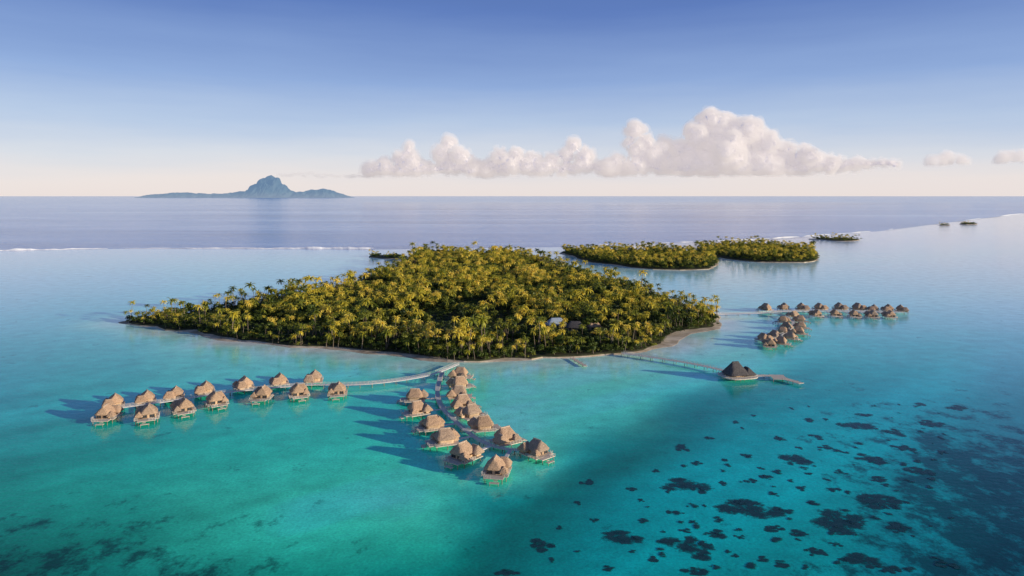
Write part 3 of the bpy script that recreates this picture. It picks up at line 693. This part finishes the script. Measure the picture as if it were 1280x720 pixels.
BIGC=[(675,681,28,16,'dark round coral patch under the water near the bottom centre'),(770,672,52,15,'broad dark coral patch in the drop-off right of the bottom centre'),(860,684,48,25,'large ragged dark coral patch low in the picture between two wide ones'),
(856,606,54,18,'wide dark coral patch highest in the coral field below the pavilion'),(940,637,70,24,'widest ragged dark coral patch in the middle of the coral field'),(1050,652,58,24,'ragged slanting dark coral patch right of the middle of the coral field'),
(736,604,18,8,'small lone dark coral patch at the left edge of the coral field'),(1074,700,44,18,'dark coral patch near the bottom beside the large seagrass bed'),(993,574,34,16,'upper dark coral patch below the boat landing'),(1090,574,34,13,'upper right dark coral patch near the deep water'),(1092,626,60,18,'long dark coral patch at the right of the coral field'),(635,716,28,10,'dark coral patch cut by the bottom edge of the picture'),(1070,531,36,10,'thin dark coral streak in the upper right of the lagoon')]
for c in BIGC: coral(*c)
SM=[(852,559,20,10),(722,628,11,6),(790,611,13,6),(878,615,16,8),(905,604,12,6),(845,641,18,8),(895,667,28,11),(925,672,12,6),(966,660,22,9),(1000,668,22,10),(1020,690,26,11),(868,713,28,10),(955,700,20,8),(920,695,12,6),(1035,560,18,6),(1080,519,20,6),(1120,541,24,8),(1022,546,16,6),(870,580,16,6),(935,571,14,6),(905,575,10,5),(1000,610,16,7),(1040,612,18,7),(960,596,16,6),(940,600,12,6),(1010,592,12,5),(800,625,10,5),(820,588,10,5),(700,660,10,6),(745,650,12,6),(815,700,16,8),(760,712,18,8),(1100,600,24,8),(1050,590,16,6),(1130,560,24,8),(1150,590,28,10),(1165,530,28,8),(1195,510,22,6),(1120,660,28,12),(985,640,18,8),(900,650,16,7),(978,706,22,9),(1110,712,28,10),(885,548,13,5),(920,528,11,4),(975,548,15,5),(1010,525,13,5),(1150,505,18,5),(690,700,10,5),(1045,680,14,6),(790,690,10,5),(865,652,10,5),(950,585,9,4),(968,618,10,5),(1015,630,12,5),(1035,600,10,4),(880,632,8,4),(830,665,8,4),(1060,615,12,5),(1075,555,12,4),(1000,560,9,4),(835,615,8,4)]
rc_=random.Random(5)
for k in range(100):
    py_c=rc_.uniform(505,712); lo_x=np.interp(py_c,[505,600,712],[930,800,700]); px_c=lo_x+(1190-lo_x)*rc_.random()**.75; k_=.6+(py_c-500)/210*.9; wv=rc_.uniform(4,13)*k_
    SM.append((px_c,py_c,wv,wv*rc_.uniform(.4,.55)))
for a in SM: coral(*a,'small dark coral patch scattered in the turquoise water right of the drop-off','small coral patches in the lagoon')

# ---------------------------------------------------------------- distant mountain island
D=40000; prof=[(176,246.5),(185,243.7),(200,242.4),(215,241),(230,240.3),(245,241.5),(262,242),(285,241.5),(298,239.3),(308,238.6),(312,236.5),(314,231.5),(318,229.5),(322,229),(324,224),(327,222.6),(332,222),(335,219.4),(340,218.8),(345,219.8),(348,221.5),(350,228),(354,230),(358,231),(361,236),(366,239),(372,239.7),(382,238.6),(390,236.6),(395,237),(404,235.6),(412,236.8),(420,239.6),(432,243.7),(440,246.5)]
pp=np.array(prof); xs=np.linspace(174,442,400); hp=np.interp(xs,pp[:,0],pp[:,1])+(fbm(xs/3,xs*0+2,4)-.5)*1.5; hp=H+(HY-hp)/F*D
ys=np.linspace(-3500,3500,36); V=[]
for j,yv in enumerate(ys):
    e=math.exp(-(yv/1200)**2)
    rd=1-np.abs(fbm(xs/9.,xs*0+yv/500.+5.,4)-.5)*2.2*min(1,abs(yv)/700)
    xx=(xs-640)/F*D; zc=np.maximum(-60,(hp+60)*e*np.minimum(rd,1)-60)
    V.append(np.c_[xx,np.full(len(xs),D+yv),zc])
idx=np.arange(36*400).reshape(36,400); Fq=np.stack([idx[:-1,:-1].ravel(),idx[:-1,1:].ravel(),idx[1:,1:].ravel(),idx[1:,:-1].ravel()],1)
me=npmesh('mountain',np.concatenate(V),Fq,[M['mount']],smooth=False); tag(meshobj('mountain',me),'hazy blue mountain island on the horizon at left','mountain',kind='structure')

# ---------------------------------------------------------------- clouds
m,nt,out=newmat('glowing_cloud_core'); L=nt.links.new
d=N(nt,'ShaderNodeBsdfDiffuse'); d.inputs[0].default_value=(.88,.83,.80,1); e=N(nt,'ShaderNodeEmission'); e.inputs[0].default_value=(.70,.68,.84,1); e.inputs[1].default_value=.27  # lilac glow added to the core in place of scattered light
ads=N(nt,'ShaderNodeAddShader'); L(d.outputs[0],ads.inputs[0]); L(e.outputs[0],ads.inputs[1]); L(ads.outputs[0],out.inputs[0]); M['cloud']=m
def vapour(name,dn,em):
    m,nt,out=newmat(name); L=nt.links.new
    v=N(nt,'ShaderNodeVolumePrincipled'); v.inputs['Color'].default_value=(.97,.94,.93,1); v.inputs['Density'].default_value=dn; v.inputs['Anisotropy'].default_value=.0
    v.inputs['Emission Strength'].default_value=em*dn; v.inputs['Emission Color'].default_value=(1,.90,.88,1); L(v.outputs[0],out.inputs['Volume']); return m  # warm emission stands in for sunlight scattered repeatedly in the vapour
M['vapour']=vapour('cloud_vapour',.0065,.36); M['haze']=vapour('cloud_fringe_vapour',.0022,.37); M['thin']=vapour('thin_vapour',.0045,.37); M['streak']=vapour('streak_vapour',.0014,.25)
def ico(n):
    b=bmesh.new(); bmesh.ops.create_icosphere(b,subdivisions=n,radius=1); V=np.array([v.co[:] for v in b.verts]); Fq=np.array([[v.index for v in f.verts] for f in b.faces]); b.free(); return V,Fq
I2=ico(2)
CD=15000.; U=CD/F
def cloud(puffs,base,label,vox=24,core=True,flat=1.):
    VV=[];FF=[];n=0; cx=float(np.mean([p[0] for p in puffs])); allp=[]
    zb=(HY-base)*U+H
    for (a,b,r) in puffs:
        yo=random.uniform(-1,1)*r*.5; allp.append((a,b,r,yo))
        for k in range(9):
            d=Vector((random.gauss(0,1),random.gauss(0,1)-.5,random.gauss(.4,.8))).normalized(); rr=r*random.uniform(.22,.5)
            allp.append((a+d.x*r*.9,b-d.z*r*.85*flat,rr,yo+d.y*r*.9))
    for (a,b,r,yo) in allp:
        P=np.array([(a-cx)*U,yo*U,(HY-b)*U+H])+I2[0]*r*U*np.array([1,1,flat]); VV.append(P);FF.append(I2[1]+n);n+=len(P)
    me=npmesh('blob',np.concatenate(VV),np.concatenate(FF),[]); o=meshobj('blob',me)
    md=o.modifiers.new('r','REMESH'); md.mode='VOXEL'; md.voxel_size=vox
    dg=bpy.context.evaluated_depsgraph_get(); ev=o.evaluated_get(dg); m2=bpy.data.meshes.new_from_object(ev)
    nv=len(m2.vertices); V=np.empty(nv*3); m2.vertices.foreach_get('co',V); V=V.reshape(-1,3); Nn=np.empty(nv*3); m2.vertices.foreach_get('normal',Nn); Nn=Nn.reshape(-1,3)
    q=np.array([list(p.vertices) for p in m2.polygons if len(p.vertices)==4])
    bpy.data.objects.remove(o)
    ds=np.array([ (abs(noise.noise(Vector(p)/260.))*.8+abs(noise.noise(Vector(p)/120.))*.5+abs(noise.noise(Vector(p)/55.))*.4+noise.noise(Vector(p)/36.)*.2) for p in V])
    lo_=np.array([noise.noise(Vector(p)/700.)+.7*noise.noise(Vector(p)/330.) for p in V])
    wi=np.array([noise.noise(Vector(p)/190.+Vector((9,3,5)))+.6*noise.noise(Vector(p)/80.+Vector((2,7,1))) for p in V])
    V=V+Nn*((ds*105-22+lo_*95)*flat)[:,None]
    A_=[];B_=[];S_=[];k=0
    LY=[(-82,0,0),(18,1,0),(62,2,60)] if core else ([(20,1,0),(55,2,45)] if flat==1. else [(42*flat,1,0)])
    for off,mi,wa in LY:
        P=V+Nn*(off+wa*wi)[:,None] if wa else V+Nn*off
        zz_=zb+(75 if mi==0 else 0)-(35 if mi==2 else 0); low=P[:,2]<zz_; P[low,2]=zz_+(P[low,2]-zz_)*.3
        A_.append(P);B_.append(q+k);S_.append(np.full(len(q),mi));k+=nv
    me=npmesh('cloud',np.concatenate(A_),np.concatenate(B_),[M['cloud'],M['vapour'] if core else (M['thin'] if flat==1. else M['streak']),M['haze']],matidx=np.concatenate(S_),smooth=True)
    o=meshobj('cloud',me,None,((cx-640)*U,CD,0)); tag(o,label,'cloud')
def row(x0,x1,y0,r0,r1,st):
    o=[];x_=x0
    while x_<x1: r_=random.uniform(r0,r1); o.append((x_,y0-random.uniform(0,r_*.6),r_)); x_+=st*random.uniform(.8,1.2)
    return o
tail=[(1028+i*6.5,205-.012*i+random.uniform(-1.5,1.5),9.5-i*.42+random.uniform(-.6,.6)) for i in range(15)]
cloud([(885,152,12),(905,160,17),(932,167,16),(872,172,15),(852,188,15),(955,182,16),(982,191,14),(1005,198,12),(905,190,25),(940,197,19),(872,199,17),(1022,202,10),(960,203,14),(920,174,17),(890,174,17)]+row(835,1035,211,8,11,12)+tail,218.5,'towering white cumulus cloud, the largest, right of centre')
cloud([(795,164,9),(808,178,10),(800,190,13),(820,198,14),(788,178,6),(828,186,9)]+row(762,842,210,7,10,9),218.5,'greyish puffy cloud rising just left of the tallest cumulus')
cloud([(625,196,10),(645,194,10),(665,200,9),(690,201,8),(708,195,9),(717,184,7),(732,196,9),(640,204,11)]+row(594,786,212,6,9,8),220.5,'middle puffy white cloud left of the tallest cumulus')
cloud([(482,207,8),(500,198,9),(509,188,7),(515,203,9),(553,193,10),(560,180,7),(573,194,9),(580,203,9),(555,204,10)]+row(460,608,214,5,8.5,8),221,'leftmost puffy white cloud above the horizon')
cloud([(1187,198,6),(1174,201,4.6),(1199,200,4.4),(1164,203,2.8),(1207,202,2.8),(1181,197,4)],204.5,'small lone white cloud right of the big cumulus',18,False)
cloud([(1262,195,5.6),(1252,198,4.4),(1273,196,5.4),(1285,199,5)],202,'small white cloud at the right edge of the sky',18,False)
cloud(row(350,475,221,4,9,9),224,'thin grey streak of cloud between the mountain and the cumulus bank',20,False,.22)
